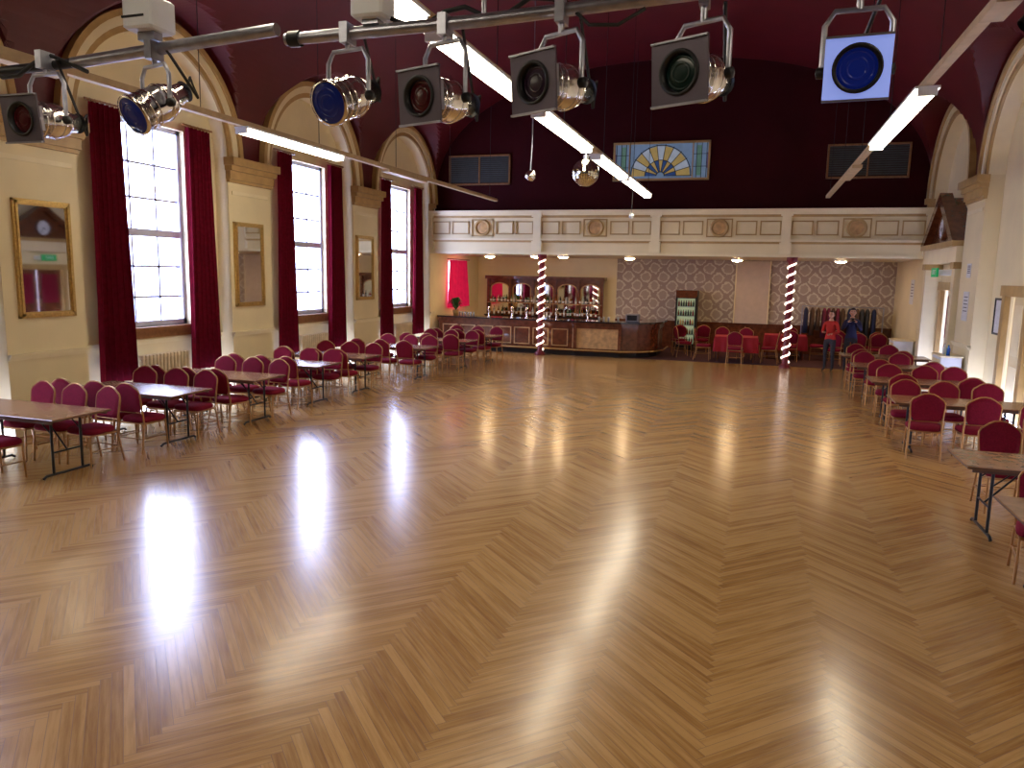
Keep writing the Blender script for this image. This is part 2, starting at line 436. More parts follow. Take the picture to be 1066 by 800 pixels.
# ---------------------------------------------------------------- back upper wall fittings
def vent(x0,x1):
    b=MB(); z0,z1=5.25,6.17;y=YB
    b.box((x0,y-.02,z0),(x1,y,z1),DARK)
    for q in ((x0,z0,x1,z0+.05),(x0,z1-.05,x1,z1),(x0,z0,x0+.05,z1),(x1-.05,z0,x1,z1),((x0+x1)/2-.02,z0,(x0+x1)/2+.02,z1)):
        b.box((q[0],y-.06,q[1]),(q[2],y,q[3]),SILL)
    k=z0+.1
    while k<z1-.08:
        b.box((x0+.06,y-.045,k),(x1-.06,y-.015,k+.035),VENT); k+=.06
    b.obj('ventilation_grille')
vent(-9.55,-7.5); vent(1.65,3.72)
def stained():
    b=MB(); x0,x1,z0,z1=-4.24,-1.50,5.32,6.36; y=YB; cx=(x0+x1)/2
    G=[mat('glass_'+n,c,.3,emit=c,es=e,spec=.2) for n,c,e in (('pale_blue',(.16,.24,.36),.4),('deep_blue',(.03,.07,.20),.4),('amber',(.40,.29,.10),.4),('mint',(.12,.24,.18),.3),('violet',(.11,.09,.2),.3),('clear',(.36,.42,.48),.4))]  # faint emission paints light into the panes; the wall behind is solid
    b.box((x0,y-.03,z0),(x1,y,z1),G[0])
    LEAD=BLK
    n=11
    for k in range(n):
        a0=PI*k/n; a1=PI*(k+1)/n
        for r0,r1,g in ((.12,.45,G[2] if k%2 else G[1]),(.45,.85,G[5] if k%2 else G[2])):
            pts=[(r0*math.cos(a0),r0*math.sin(a0)),(r1*math.cos(a0),r1*math.sin(a0)),(r1*math.cos(a1),r1*math.sin(a1)),(r0*math.cos(a1),r0*math.sin(a1))]
            b.prism(pts,lambda p,q:(cx+p,y-.03,z0+.1+q),lambda p,q:(cx+p,y-.042,z0+.1+q),g)
        b.tube([(cx+.1*math.cos(a0),y-.045,z0+.1+.1*math.sin(a0)),(cx+.9*math.cos(a0),y-.045,z0+.1+.9*math.sin(a0))],.010,LEAD,6)
    for r in (.12,.45,.87):
        b.tube([(cx+r*math.cos(PI*k/20),y-.045,z0+.1+r*math.sin(PI*k/20)) for k in range(21)],.012,LEAD,6)
    for s in (-1,1):
        for k in range(3):
            xa=cx+s*(1.02+.14*k)
            b.box((xa-.008,y-.05,z0),(xa+.008,y-.02,z1),LEAD)
        b.box((cx+s*1.03,y-.04,z0+.1),(cx+s*1.15,y-.03,z1-.1),G[3]); b.box((cx+s*1.31,y-.04,z0+.3),(cx+s*1.36,y-.03,z1-.3),G[4])
        for z in (z0+.35,z0+.7): b.tube([(cx+s*.9,y-.045,z),(cx+s*1.37,y-.045,z)],.008,LEAD,6)
    for q in ((x0-.03,z0-.03,x1+.03,z0+.03),(x0-.03,z1-.03,x1+.03,z1+.03),(x0-.03,z0,x0+.03,z1),(x1-.03,z0,x1+.03,z1),(cx-.93,z0,cx-.9,z1),(cx+.9,z0,cx+.93,z1)):
        b.box((q[0],y-.08,q[1]),(q[2],y,q[3]),GOLDT)
    b.obj('stained_glass_window')
stained()

# ---------------------------------------------------------------- gallery posts
PMAR=mat('post_maroon',(.16,.01,.02),.35); ROPE=mat('rope_light',(.9,.85,.8),.4,emit=(1,.80,.66),es=2.8,var=0)
def post(x):
    b=MB(); y=YF+.02
    b.lathe([(.16,0),(.16,.06),(.11,.1),(.085,.14),(.085,2.92),(.11,2.96),(.15,3.0),(.15,3.1)],PMAR,20,Matrix.Translation((x,y,0)))
    n=260; T=11
    b.tube([(x+.10*math.cos(2*PI*T*k/n),y+.10*math.sin(2*PI*T*k/n),.16+2.78*k/n) for k in range(n+1)],.026,ROPE,8)
    b.obj('spiral_wrapped_post')
post(-6.3); post(.93)

# ---------------------------------------------------------------- ceiling strip lights
def strip(X,y0,y1,lit,z=4.62,fix=()):
    b=MB()
    b.box((X-.05,y0,z+.06),(X+.05,y1,z+.13),TRUNK)
    b.box((X-.035,y0,z+.13),(X+.035,y1,z+.15),TRUNK)
    for a,e in lit:
        b.box((X-.13,a,z+.03),(X+.13,e,z+.06),WHITE)
        for q in (a,e): b.box((X-.10,q-.02,z-.05),(X+.10,q+.02,z+.05),WHITE)
        pr=[(-.10,.03),(-.10,-.02),(-.065,-.05),(.065,-.05),(.10,-.02),(.10,.03)]
        b.prism(pr,lambda p,q:(X+p,a+.02,z+q),lambda p,q:(X+p,e-.02,z+q),TUBE)
    for a,e in fix:
        b.box((X-.09,a,z+.0),(X+.09,e,z+.06),TRUNK)
    y=y0+1
    while y<y1:
        b.tube([(X,y,z+.14),(X,y,8.55-abs(X-XC)**2*.045)],.006,BLKP,6); y+=3.1
    b.obj('fluorescent_strip_light')
strip(-2.9,-2,20.8,[(-1.5,1.8),(3.0,6.2),(6.6,9.2),(10.0,13.0),(13.8,16.7),(17.0,20.6)])  # in all strips, lit lengths behind the camera are unseen, added as fill
strip(-7.75,-1,22.3,[(-.5,2.5),(10.2,13.1)],fix=[(5,7),(15,17)])
strip(1.7,-1,22.3,[(-.5,2.5),(9.8,13.6)],fix=[(6.9,7.4),(16,18)])

for (x,y) in ((-6.75,23.4),(-5.85,23.4),(-8.6,24.2),(-3.9,24.4),(-.6,24.8),(2.4,24.8)):  # first two are real lamps, the rest added to brighten under the gallery
    b=MB(); M=Matrix.Translation((x,y,3.1))@Matrix.Rotation(PI,4,'X')
    b.lathe([(.2,0),(.2,.03),(.17,.05)],WHITE,20,M); b.lathe([(.17,.04),(.12,.08),(.0001,.1)],WARM,20,M)
    b.obj('bulkhead_and_fill_lamp')

def ball():
    b=MB(); r=.23; c=(-2.9,13.0,4.24); seg=32;rings=18;vs=[];fs=[]
    TI=mat('mirror_tile',(.85,.78,.62),.08,metal=1,var=.4,scale=40)
    for i in range(rings):
        t0=PI*i/rings+.01;t1=PI*(i+1)/rings-.01
        for k in range(seg):
            a0=2*PI*k/seg+.015;a1=2*PI*(k+1)/seg-.015;o=len(vs)
            for t,a in ((t0,a0),(t1,a0),(t1,a1),(t0,a1)): vs.append((c[0]+r*math.sin(t)*math.cos(a),c[1]+r*math.sin(t)*math.sin(a),c[2]+r*math.cos(t)))
            fs.append((o,o+1,o+2,o+3))
    b.add(vs,fs,TI); b.ell(c,(r*.985,)*3,BLK)
    b.tube([(c[0],c[1],c[2]+r),(c[0],c[1],4.57)],.012,STEEL); b.lathe([(.05,0),(.05,.07)],STEEL,12,Matrix.Translation((c[0],c[1],c[2]+r-.01)))
    b.obj('mirror_ball')
ball()
def pend():
    b=MB(); x,y,z=-3.65,12.2,4.1
    b.tube([(x,y,z+.08),(x+.02,y,z+.6),(x+.02,y,8.5)],.010,STEEL)
    b.lathe([(.0001,-.08),(.07,-.06),(.09,0),(.06,.06),(.02,.1)],CHROME,16,Matrix.Translation((x,y,z))@Matrix.Rotation(.5,4,'Y'))
    b.obj('rod_hung_fitting')  # small lamp-like fitting hung on a rod
    b=MB(); x,y,z=-3.2,20,4.05
    b.tube([(x,y,z),(x,y,8.4)],.006,BLKP); b.ell((x,y,z),(.07,.07,.07),WHITE); b.obj('hanging_cable_end')  # white end of a hanging cable
    b=MB()
    b.tube([(1.9,6.9,4.55),(1.78,6.9,4.68)],.02,BLK); b.lathe([(.05,-.1),(.075,.02),(.06,.1),(.02,.12)],BLK,14,Matrix.Translation((1.86,6.85,4.48))@Matrix.Rotation(.9,4,'Y'))
    b.obj('small_spotlight')
pend()

# ---------------------------------------------------------------- stage lighting bar
PY,PZ=3.25,3.58
def bars():
    b=MB(); b.tube([(-5.2,PY+.10,PZ-.03),(-3.55,PY+.04,PZ-.01)],.026,BLK,12); b.tube([(-3.55,PY+.04,PZ-.01),(-2.25,PY,PZ+.05)],.03,STEEL,14)
    b.tube([(-3.0,PY,PZ+.05),(-3.0,PY,7.5)],.012,STEEL)
    pts=[(-5.0+.12*k,PY+.02,PZ-.02+.05*math.sin(k*1.3)) for k in range(14)]
    b.tube(pts,.012,BLKP,6); b.obj('lighting_bar')
    b=MB(); b.tube([(-2.2,PY,PZ),(-1.2,PY,PZ+.01),(1.6,PY,PZ+.11)],.028,STEEL,14); b.lathe([(.036,-.03),(.036,.03)],BLK,14,Matrix.Translation((-2.15,PY,PZ))@Matrix.Rotation(PI/2,4,'Y'))
    for x in (-1.2,.9): b.tube([(x,PY,PZ+.03),(x,PY,8.0)],.012,STEEL)
    pts=[(-1.8+.1*k,PY+.03,PZ+.04+.003*k+.035*math.sin(k*1.7)) for k in range(30)]
    b.tube(pts,.011,BLKP,6)
    b.tube([(.02,PY,PZ+.06),(.08,PY-.05,PZ+.01),(.16,PY-.05,PZ+.0),(.22,PY,PZ+.06)],.008,BLKP,6)
    b.tube([(-.8,PY,PZ+.02),(-.72,PY-.05,PZ-.06),(-.6,PY-.05,PZ-.07),(-.5,PY,PZ)],.008,BLKP,6)
    b.obj('lighting_bar')
    b=MB(); b.bbox((-3.09,PY-.09,PZ+.09),(-2.91,PY+.09,PZ+.25),WHITE,None,.012); b.box((-3.05,PY-.03,PZ+.05),(-2.95,PY+.03,PZ+.1),STEEL)
    b.box((-3.085,PY-.095,PZ+.14),(-2.95,PY-.088,PZ+.15),BLK); b.obj('dimmer_box')
    b=MB(); b.bbox((-1.82,PY-.07,PZ+.05),(-1.66,PY+.07,PZ+.24),WHITE,None,.012); b.box((-1.78,PY-.03,PZ+.03),(-1.7,PY+.03,PZ+.06),STEEL); b.obj('dimmer_box')
bars()
LB=gel('lens_deep_blue',(.008,.016,.12),.12); LR=gel('lens_dark_red',(.06,.004,.008)); LG=gel('lens_dark_green',(.005,.025,.022)); LN=gel('lens_dark_violet',(.025,.010,.030))
LBB=gel('lens_glowing_blue',(.006,.015,.16),.3)
def par(piv,aim,frame,lens,fs=.105,fm=None):
    b=MB(); a=Vector(aim).normalized(); c=Vector(piv)
    z=a; x=a.cross(Vector((0,0,1))).normalized(); y=z.cross(x)
    M=Matrix((( x.x,y.x,z.x,c.x),(x.y,y.y,z.y,c.y),(x.z,y.z,z.z,c.z),(0,0,0,1)))
    b.lathe([(.0001,-.19),(.035,-.185),(.05,-.17),(.055,-.11),(.075,-.09),(.088,-.05),(.092,0),(.092,.13),(.102,.135),(.102,.15),(.090,.15)],CHROME,28,M)
    for q in (-.06,-.03,.05,.09): b.lathe([(.0935-(.012 if q<-.04 else 0),q-.004),(.097-(.010 if q<-.04 else 0),q),(.0935-(.01 if q<-.04 else 0),q+.004)],CHROME,28,M)
    b.lathe([(.090,.15),(.088,.142)],CHROME,28,M)
    b.lathe([(.089,.142),(.07,.149),(.04,.154),(.0001,.155)],lens,28,M)
    for r_ in (.03,.055): b.lathe([(r_,.1525+(.055-r_)*.06),(r_+.006,.1575+(.055-r_)*.05),(r_+.012,.151+(.055-r_)*.06)],lens,28,M)
    b.lathe([(.055,-.19),(.03,-.21),(.0001,-.21)],BLK,16,M)
    b.tube([M@Vector((0,.0,-.2)),M@Vector((0,-.05,-.26)),M@Vector((.03,.06,-.27)),Vector((piv[0]+.08,PY,PZ))],.008,BLKP,6)
    if frame:
        n=64;vs=[];fc=[]; R=.080
        for zz in (.162,.172):
            for k in range(n):
                t=2*PI*k/n; cx_,sy=math.cos(t),math.sin(t); vs.append((R*cx_,R*sy,zz))
                q=fs/max(abs(cx_),abs(sy)); vs.append((q*cx_,q*sy,zz))
        for k in range(n):
            k2=(k+1)%n
            fc+=[(2*k,2*k2,2*k2+1,2*k+1),(2*n+2*k,2*n+2*k+1,2*n+2*k2+1,2*n+2*k2),(2*k+1,2*k2+1,2*n+2*k2+1,2*n+2*k+1),(2*k,2*n+2*k,2*n+2*k2,2*k2)]
        b.add(vs,fc,fm or FRAMEG,M)
        b.lathe([(.086,.172),(.086,.179),(.074,.179),(.070,.150)],BLK,32,M)
        for s in (-1,1): b.box((s*.098-.008,-.06,.13),(s*.098+.008,.06,.162),STEEL,M)
        for s in (-1,1): b.box((-fs,s*(fs-.004)-.004,.165),(fs,s*(fs-.004)+.004,.182),STEEL,M)
    h=Vector((x.x,x.y,0)).normalized()
    for s in (-1,1):
        b.lathe([(.0001,.03),(.022,.025),(.022,0)],BLK,12,Matrix.Translation(c+h*s*.112)@h.to_track_quat('Z','Y').to_matrix().to_4x4()@(Matrix.Rotation(PI,4,'X') if s<0 else Matrix.Identity(4)))
    top=PZ-.07-c.z
    path=[c-h*.118,c-h*.118+Vector((0,0,top-.05)),c-h*.085+Vector((0,0,top)),c+h*.085+Vector((0,0,top)),c+h*.118+Vector((0,0,top-.05)),c+h*.118]
    b.tube(path,.011,STEEL,8)
    t=Vector((c.x,c.y,PZ))
    b.tube([c+Vector((0,0,top)),t+Vector((0,0,.02))],.013,STEEL,8)
    dz=max(0,(t.x+1.2)*.036)
    b.box((t.x-.02,PY-.045,PZ-.045+dz),(t.x+.02,PY+.045,PZ+.045+dz),STEEL)
    b.obj('par_can_stage_light')
def parf(fr,aim,*a,**k):
    A=Vector(aim).normalized(); p=Vector(fr)-A*.16; p.y=PY; par(tuple(p),aim,*a,**k)
parf((-3.70,3.1,3.25),(.02,-1,-.12),True,LR,fs=.122)
par((-2.98,PY,3.32),(-.22,-.80,-.50),False,LB)
par((-1.87,PY,3.30),(-.15,-.85,-.33),False,LB)
parf((-1.43,3.1,3.25),(-.3,-.95,-.08),True,LR,fs=.118)
parf((-.92,3.1,3.28),(-.42,-.87,-.08),True,LN,fs=.122)
parf((-.33,3.1,3.285),(-.40,-.88,-.08),True,LG,fs=.122)
parf((.30,3.1,3.26),(-.05,-.97,-.18),True,LBB,fs=.112,fm=FRAMEB)

# ---------------------------------------------------------------- furniture
def chair_mesh():
    b=MB()
    def outline(k,ins):
        pts=[]
        for i in range(24):
            t=2*PI*i/24; cx_,sy=math.cos(t),math.sin(t)
            e=.45
            x=math.copysign(abs(cx_)**e,cx_)*(.225-ins); y=math.copysign(abs(sy)**e,sy)*(.215-ins)
            x*=1+.08*(y/.2)
            pts.append((x,y))
        return pts
    vs=[];L=[(.405,.02),(.42,0),(.455,0),(.478,.02),(.488,.06),(.49,.12)]
    for z,i in L: vs+=[(x,y,z) for x,y in outline(0,i)]
    n=24; fs=[(l*n+i,l*n+(i+1)%n,(l+1)*n+(i+1)%n,(l+1)*n+i) for l in range(len(L)-1) for i in range(n)]
    fs+=[tuple(range(n-1,-1,-1)),tuple(range((len(L)-1)*n,len(L)*n))]
    b.add(vs,fs,FAB,None,True)
    b.box((-.205,-.19,.385),(.205,.19,.408),GOLDF)
    prof=[(-.155,.56),(.155,.56),(.195,.62),(.205,.74),(.205,.82),(.185,.86),(.15,.885),(.11,.915),(.06,.94),(0,.948),(-.06,.94),(-.11,.915),(-.15,.885),(-.185,.86),(-.205,.82),(-.205,.74),(-.195,.62)]
    def yy(z): return -.205-(z-.45)*.16
    vs=[];n=len(prof);lay=[(.0,.04),(.012,.0),(.035,.0),(.048,.04)]
    for d,ins in lay:
        for x,z in prof:
            k=1-ins/.2; zc=.75; vs.append((x*k,yy(z)-.024+d,zc+(z-zc)*k))
    fs=[(l*n+i,l*n+(i+1)%n,(l+1)*n+(i+1)%n,(l+1)*n+i) for l in range(3) for i in range(n)]
    fs+=[tuple(range(n-1,-1,-1)),tuple(range(3*n,4*n))]
    b.add(vs,fs,FAB,None,False)
    for s in (-1,1):
        b.tube([(s*.215,-.275,0),(s*.205,-.20,.40),(s*.205,yy(.60),.60),(s*.212,yy(.8),.80)],.0125,GOLDF,8)
        b.tube([(s*.215,.20,0),(s*.205,.18,.40)],.0125,GOLDF,8)
        b.tube([(s*.21,-.235,.2),(s*.21,.19,.2)],.008,GOLDF,6)
        b.tube([(s*.205,-.19,.395),(s*.205,.18,.395)],.011,GOLDF,6)
    top=[(x*1.03,yy(z),z+.006) for x,z in prof[3:16]]
    b.tube(top,.011,GOLDF,6)
    b.tube([(-.205,.185,.39),(.205,.185,.39)],.010,GOLDF,6); b.tube([(-.212,-.24,.2),(.212,-.24,.2)],.008,GOLDF,6)
    b.tube([(-.2,yy(.55),.55),(.2,yy(.55),.55)],.009,GOLDF,6)
    o=b.obj('banquet_chair'); return o
proto=chair_mesh(); chair_me=proto.data; bpy.data.objects.remove(proto)
def chair(x,y,r): inst('banquet_chair',chair_me,(x,y,0),r+random.uniform(-.13,.13))
def table_mesh(L=1.85,W=.82):
    b=MB(); l,w=L/2,W/2
    b.bbox((-l,-w,.722),(l,w,.75),TTOP,None,.006)
    b.box((-l-.002,-w-.002,.728),(l+.002,w+.002,.742),TEDGE)
    for s in (-1,1): b.box((-l+.05,s*(w-.03)-.012,.69),(l-.05,s*(w-.03)+.012,.722),TEDGE)
    for s in (-1,1):
        X=s*(l-.28)
        for t in (-1,1):
            b.tube([(X,t*.2,.70),(X,t*.2,.045)],.0155,BLK,8)
        b.tube([(X,-.34,.015),(X,-.30,.04),(X,.30,.04),(X,.34,.015)],.016,BLK,8)
        b.tube([(X,-.2,.30),(X,.2,.30)],.011,BLK,6); b.tube([(X,-.3,.70),(X,.3,.70)],.012,BLK,6)
        b.tube([(X,0,.30),(X-s*.35,0,.70)],.010,BLK,6)
        b.tube([(X,-.2,.52),(X-s*.2,-.2,.70)],.008,BLK,6);b.tube([(X,.2,.52),(X-s*.2,.2,.70)],.008,BLK,6)
    o=b.obj('folding_table'); me=o.data; bpy.data.objects.remove(o); return me
tm=table_mesh()
def setup(xc,yc,near=(-.6,0,.6),far=(-.6,0,.6),dn=.47,df=.47,rot=0):
    inst('folding_table',tm,(xc,yc,0),rot)
    for d in near: chair(xc+d,yc-dn-random.uniform(.0,.06),0)
    for d in far: chair(xc+d,yc+df+random.uniform(.0,.06),PI)
LX=-8.4
for yc,x,nr,fr in ((6.75,LX+.0,(-.55,0.1,),(-.6,-.05,.5)),(8.58,LX,(-.6,-.02,.5),(-.6,0,.52)),(10.28,LX+.08,(-.6,0,.5),(-.55,.0,.55)),
               (12.2,LX,(-.6,0,.5),(-.6,0,.55)),(13.75,LX+.05,(-.6,0,.55),(-.6,0,.55)),(16.1,LX+.35,(-.6,0,.6),(-.6,0,.55)),
               (18.2,LX+.55,(-.6,0,.6),(-.6,0,.6)),(20.0,LX+.65,(-.6,0,.6),(-.6,0,.6))):
    setup(x,yc,nr,fr)
RX=2.98
for yc,nr,fr in ((6.60,(-.45,.5),()),(8.45,(),(.45,)),(12.4,(-.55,.1,.7),(-.6,-.05,.55)),(14.75,(-.5,.5),(-.5,.1,.6)),(17.2,(-.5,.4),(-.6,.1)),(19.4,(-.6,.3),(-.5,.2))):
    setup(RX-(.05 if yc<7 else 0),yc,nr,fr,dn=.5,df=.5)
chair(2.47,7.16,PI-.1); chair(2.75,9.35,PI); chair(3.5,10.4,PI)

def clothtable(x,y):
    b=MB()
    b.bbox((x-.62,y-.42,.735),(x+.62,y+.42,.755),REDC,None,.006)
    vs=[];n=80
    def rp(t,e):
        hx,hy=.625+e,.425+e; q=t*(4*hx+4*hy)
        if q<2*hx: return (-hx+q,-hy)
        q-=2*hx
        if q<2*hy: return (hx,-hy+q)
        q-=2*hy
        if q<2*hx: return (hx-q,hy)
        q-=2*hx; return (-hx,hy-q)
    for z,k in ((.752,0),(.6,.5),(.30,1)):
        for i in range(n):
            px,py=rp(i/n,.02*k*(1+math.sin(i*1.3))); vs.append((x+px,y+py,z))
    fs=[(l*n+i,l*n+(i+1)%n,(l+1)*n+(i+1)%n,(l+1)*n+i) for l in range(2) for i in range(n)]
    b.add(vs,fs,REDC)
    for sx in (-1,1):
        for sy in (-1,1): b.tube([(x+sx*.52,y+sy*.33,.74),(x+sx*.52,y+sy*.33,0)],.02,DWOOD)
    b.obj('cloth_covered_table')
clothtable(-.45,23.7); clothtable(1.0,25.2)
for x,y,r in ((-1.4,23.6,-PI/2),(-.45,22.95,0),(-.2,24.45,PI),(-.9,24.5,PI),(.5,23.6,PI/2),(-2.05,24.2,-1.2),(.05,25.2,-PI/2),(1.1,24.45,0),(1.2,25.95,PI),(-1.6,25.6,.4),(1.95,25.2,PI/2),(-2.3,25.2,.2),(3.0,24.5,0),(3.6,24.6,0),(3.0,25.4,0),(3.6,25.4,0),(2.5,25.4,0),(2.3,24.0,0)):
    chair(x,y,r)

# ---------------------------------------------------------------- bar
def bar():
    b=MB()
    path=[(-9.95,23.0),(-5.35,22.82),(-5.25,22.80),(-3.85,22.85),(-3.35,23.05),(-2.98,23.45),(-2.82,24.0),(-2.82,25.2)]
    def off(d):
        out=[]
        for i,p in enumerate(path):
            a=path[max(i-1,0)];c=path[min(i+1,len(path)-1)]
            t=Vector((c[0]-a[0],c[1]-a[1])).normalized(); out.append((p[0]-t.y*d,p[1]+t.x*d))
        return out
    def sweep(d0,d1,z0,z1,m,mats=None):
        A=off(d0);B=off(d1)
        for i in range(len(path)-1):
            mm=(mats or {}).get(i,m)
            q=[A[i],A[i+1],B[i+1],B[i]]
            b.add([(x,y,z0) for x,y in q]+[(x,y,z1) for x,y in q],[(3,2,1,0),(4,5,6,7),(0,1,5,4),(1,2,6,5),(2,3,7,6),(3,0,4,7)],mm)
    lit_mats={2:MWOOD,1:MWOOD}  # lighter wood here paints in the light falling on this part
    sweep(.05,.6,0,.14,BLK); sweep(.02,.55,.14,1.02,DWOOD,lit_mats)
    sweep(-.02,.02,.86,1.02,DWOOD); sweep(-.01,.02,.14,.24,DWOOD)
    sweep(-.12,.62,1.04,1.09,BARTOP); sweep(-.06,.58,1.0,1.04,DWOOD)
    for k in range(7):
        x0=-9.8+k*.63; x1=x0+.53; y=lambda x:23.0-(x+9.95)/4.6*.18+.02
        for q in ((x0,.28,x1,.31),(x0,.79,x1,.82),(x0,.28,x0+.03,.82),(x1-.03,.28,x1,.82)):
            b.box((q[0],y(q[0])-.03,q[1]),(q[2],y(q[0])+.02,q[3]),MWOOD)
    for x in (-5.25,-3.85): b.box((x-.05,22.75,.14),(x+.05,22.9,1.02),DWOOD)
    b.tube([(x,y,.2) for x,y in off(-.16)],.022,GILT,10)
    b.obj('bar_counter')
bar()
def backbar():
    b=MB(); y=26.3; x0,x1=-9.5,-5.2
    b.box((x0,y,0),(x1,YE-.02,.95),DWOOD); b.box((x0-.03,y-.04,.95),(x1+.03,YE-.02,1.0),BARTOP)
    b.box((x0,y+.4,1.0),(x1,YE-.02,2.35),DWOOD)
    n=5;w=(x1-x0)/n
    for k in range(n):
        a=x0+k*w; c=a+w/2
        pts=[(-w*.4,1.1),(w*.4,1.1),(w*.4,1.95)]+[(w*.4*math.cos(PI*j/12),1.95+.2*math.sin(PI*j/12)) for j in range(1,12)]+[(-w*.4,1.95)]
        b.prism(pts,lambda p,q:(c+p,y+.39,q),lambda p,q:(c+p,y+.40,q),MIRR)
        ring=[(c+p,y+.38,q) for p,q in pts]+[(c+pts[0][0],y+.38,pts[0][1])]
        b.tube(ring,.022,MWOOD,6)
        b.box((a-.05,y+.3,1.0),(a+.05,y+.42,2.35),DWOOD)
    b.box((x1-.05,y+.3,1.0),(x1+.05,y+.42,2.35),DWOOD)
    b.box((x0-.1,y+.2,2.3),(x1+.1,YE-.02,2.42),DWOOD)
    b.box((x0,y+.2,1.42),(x1,y+.38,1.445),MWOOD)
    b.obj('back_bar_cabinet')
    gm=[mat('bottle_'+n,c,.1,coat=1) for n,c in (('green',(.01,.08,.02)),('amber',(.25,.08,.01)),('clear',(.5,.55,.55)),('dark',(.02,.01,.01)),('red',(.3,.01,.01)))]
    b=MB()
    for z,yy,h in ((1.0,y+.12,.30),(1.445,y+.29,.27)):
        x=x0+.12
        while x<x1-.1:
            m=random.choice(gm); r=random.uniform(.03,.042); hh=h*random.uniform(.8,1.05)
            b.lathe([(.0001,0),(r,.0),(r,hh*.6),(r*.4,hh*.75),(r*.35,hh),(.0001,hh)],m,10,Matrix.Translation((x,yy,z)))
            b.lathe([(r+.001,hh*.15),(r+.001,hh*.45)],PAPER,10,Matrix.Translation((x,yy,z)))
            x+=random.uniform(.09,.2)
    b.obj('liquor_bottles')
    b=MB()
    for x in (-8.2,-7.4,-6.9,-5.9,-4.9):
        yb=23.12-(x+9.95)/4.6*.18
        b.lathe([(.05,0),(.05,.02),(.025,.04),(.025,.26),(.045,.28),(.045,.34),(.0001,.35)],CHROME,14,Matrix.Translation((x,yb,1.09)))
        b.tube([(x,yb,1.36),(x,yb-.08,1.37),(x,yb-.09,1.31)],.012,CHROME); b.tube([(x,yb,1.42),(x,yb-.02,1.56)],.016,BLK)
    b.obj('beer_taps')
    b=MB(); GLS=mat('glassware',(.85,.88,.9),.05,trans=.6)
    for x in [-9.3+.1*k for k in range(6)]+[-6.5+.1*k for k in range(4)]+[-4.6,-4.45,-4.3,-4.0]:
        b.lathe([(.0001,0),(.028,0),(.036,.13),(.034,.13),(.026,.01)],GLS,12,Matrix.Translation((x,23.25,1.09)))
    b.obj('bar_glasses')
    b=MB(); b.bbox((-3.75,23.1,1.09),(-3.35,23.45,1.34),STEEL,None,.02); b.box((-3.7,23.08,1.14),(-3.4,23.1,1.3),BLK); b.obj('cash_register')
backbar()
def plant():
    b=MB(); x,y=-9.5,23.4; LF=mat('plant_leaf',(.03,.10,.02),.6)
    b.lathe([(.0001,0),(.08,0),(.11,.18),(.10,.18)],GOLDT,14,Matrix.Translation((x,y,1.09)))
    for k in range(34):
        a=random.uniform(0,2*PI); l=random.uniform(.18,.42); h=random.uniform(.1,.4)
        p=[Vector((x,y,1.25)),Vector((x+math.cos(a)*l*.5,y+math.sin(a)*l*.4,1.3+h)),Vector((x+math.cos(a)*l,y+math.sin(a)*l*.6,1.25+h*.8))]
        s=Vector((-math.sin(a),math.cos(a),0))*.035
        b.add([p[0],p[1]-s,p[1]+s,p[2]],[(0,1,3,2)],LF)
    b.obj('potted_plant',fixn=False)
plant()
def fridge():
    b=MB(); x0,x1,y0,y1=-2.55,-1.85,26.2,26.9
    IN=mat('fridge_interior',(.25,.3,.2),.5,emit=(.85,1,.60),es=.22)
    b.bbox((x0,y0,.05),(x1,y1,2.05),BLK,None,.015)
    b.box((x0+.06,y0-.012,.25),(x1-.06,y0,1.78),IN)
    for z in (.55,.87,1.18,1.5): b.box((x0+.05,y0-.05,z),(x1-.05,y0-.0,z+.02),STEEL)
    for z in (.27,.57,.89,1.2,1.52):
        for k in range(7):
            b.lathe([(.0001,0),(.03,0),(.03,.12),(.012,.16),(.012,.2),(.0001,.2)],random.choice([GOLDT,FAB,DWOOD,BLK,BLK]),8,Matrix.Translation((x0+.11+k*.08,y0-.04,z)))
    for x in (x0,x1-.05): b.box((x,y0-.08,.15),(x+.05,y0,1.85),BLK)
    b.box((x0,y0-.08,1.8),(x1,y0,2.05),DWOOD); b.box((x0,y0-.08,.1),(x1,y0,.24),BLK)
    for x in (x0+.05,x1-.1): b.box((x,y0+.05,0),(x+.05,y1-.05,.06),BLK)
    b.obj('drinks_fridge')
fridge()
b=MB(); b.box((-.65,YE-.12,.97),(.45,YE-.07,3.08),PALE)
for x in (-.67,.43): b.box((x,YE-.14,.97),(x+.04,YE-.07,3.08),CREAM2)
b.obj('pale_wall_panel')
def coats():
    b=MB(); y=26.2
    for x in (1.5,3.9): b.tube([(x,y,0),(x,y,1.65)],.018,STEEL); b.tube([(x,y-.25,.03),(x,y+.25,.03)],.018,STEEL)
    b.tube([(1.5,y,1.65),(3.9,y,1.65)],.018,STEEL)
    cs=[mat('coat_'+n,c,.9) for n,c in (('navy',(.015,.02,.06)),('charcoal',(.03,.03,.035)),('brown',(.08,.04,.02)),('wine',(.12,.01,.03)),('grey',(.15,.15,.17)))]
    x=1.62
    while x<3.8:
        m=random.choice(cs); h=random.uniform(.7,1.0)
        vs=[];prof=[(0.0,.03,.03),(.05,.05,.2),(.12,.07,.23),(.4,.07,.22),(h,.09,.25)]
        for dz,rx,ry in prof:
            for k in range(14):
                t=2*PI*k/14; w=1+.12*math.sin(5*t)*(dz/h); vs.append((x+rx*w*math.cos(t),y+ry*w*math.sin(t),1.6-dz))
        n=14; b.add(vs,[(l*n+i,l*n+(i+1)%n,(l+1)*n+(i+1)%n,(l+1)*n+i) for l in range(4) for i in range(n)]+[tuple(range(4*n,5*n))],m,None,True)
        b.tube([(x,y,1.6),(x,y,1.67)],.004,STEEL,6)
        x+=random.uniform(.12,.22)
    b.obj('coat_rail')
coats()

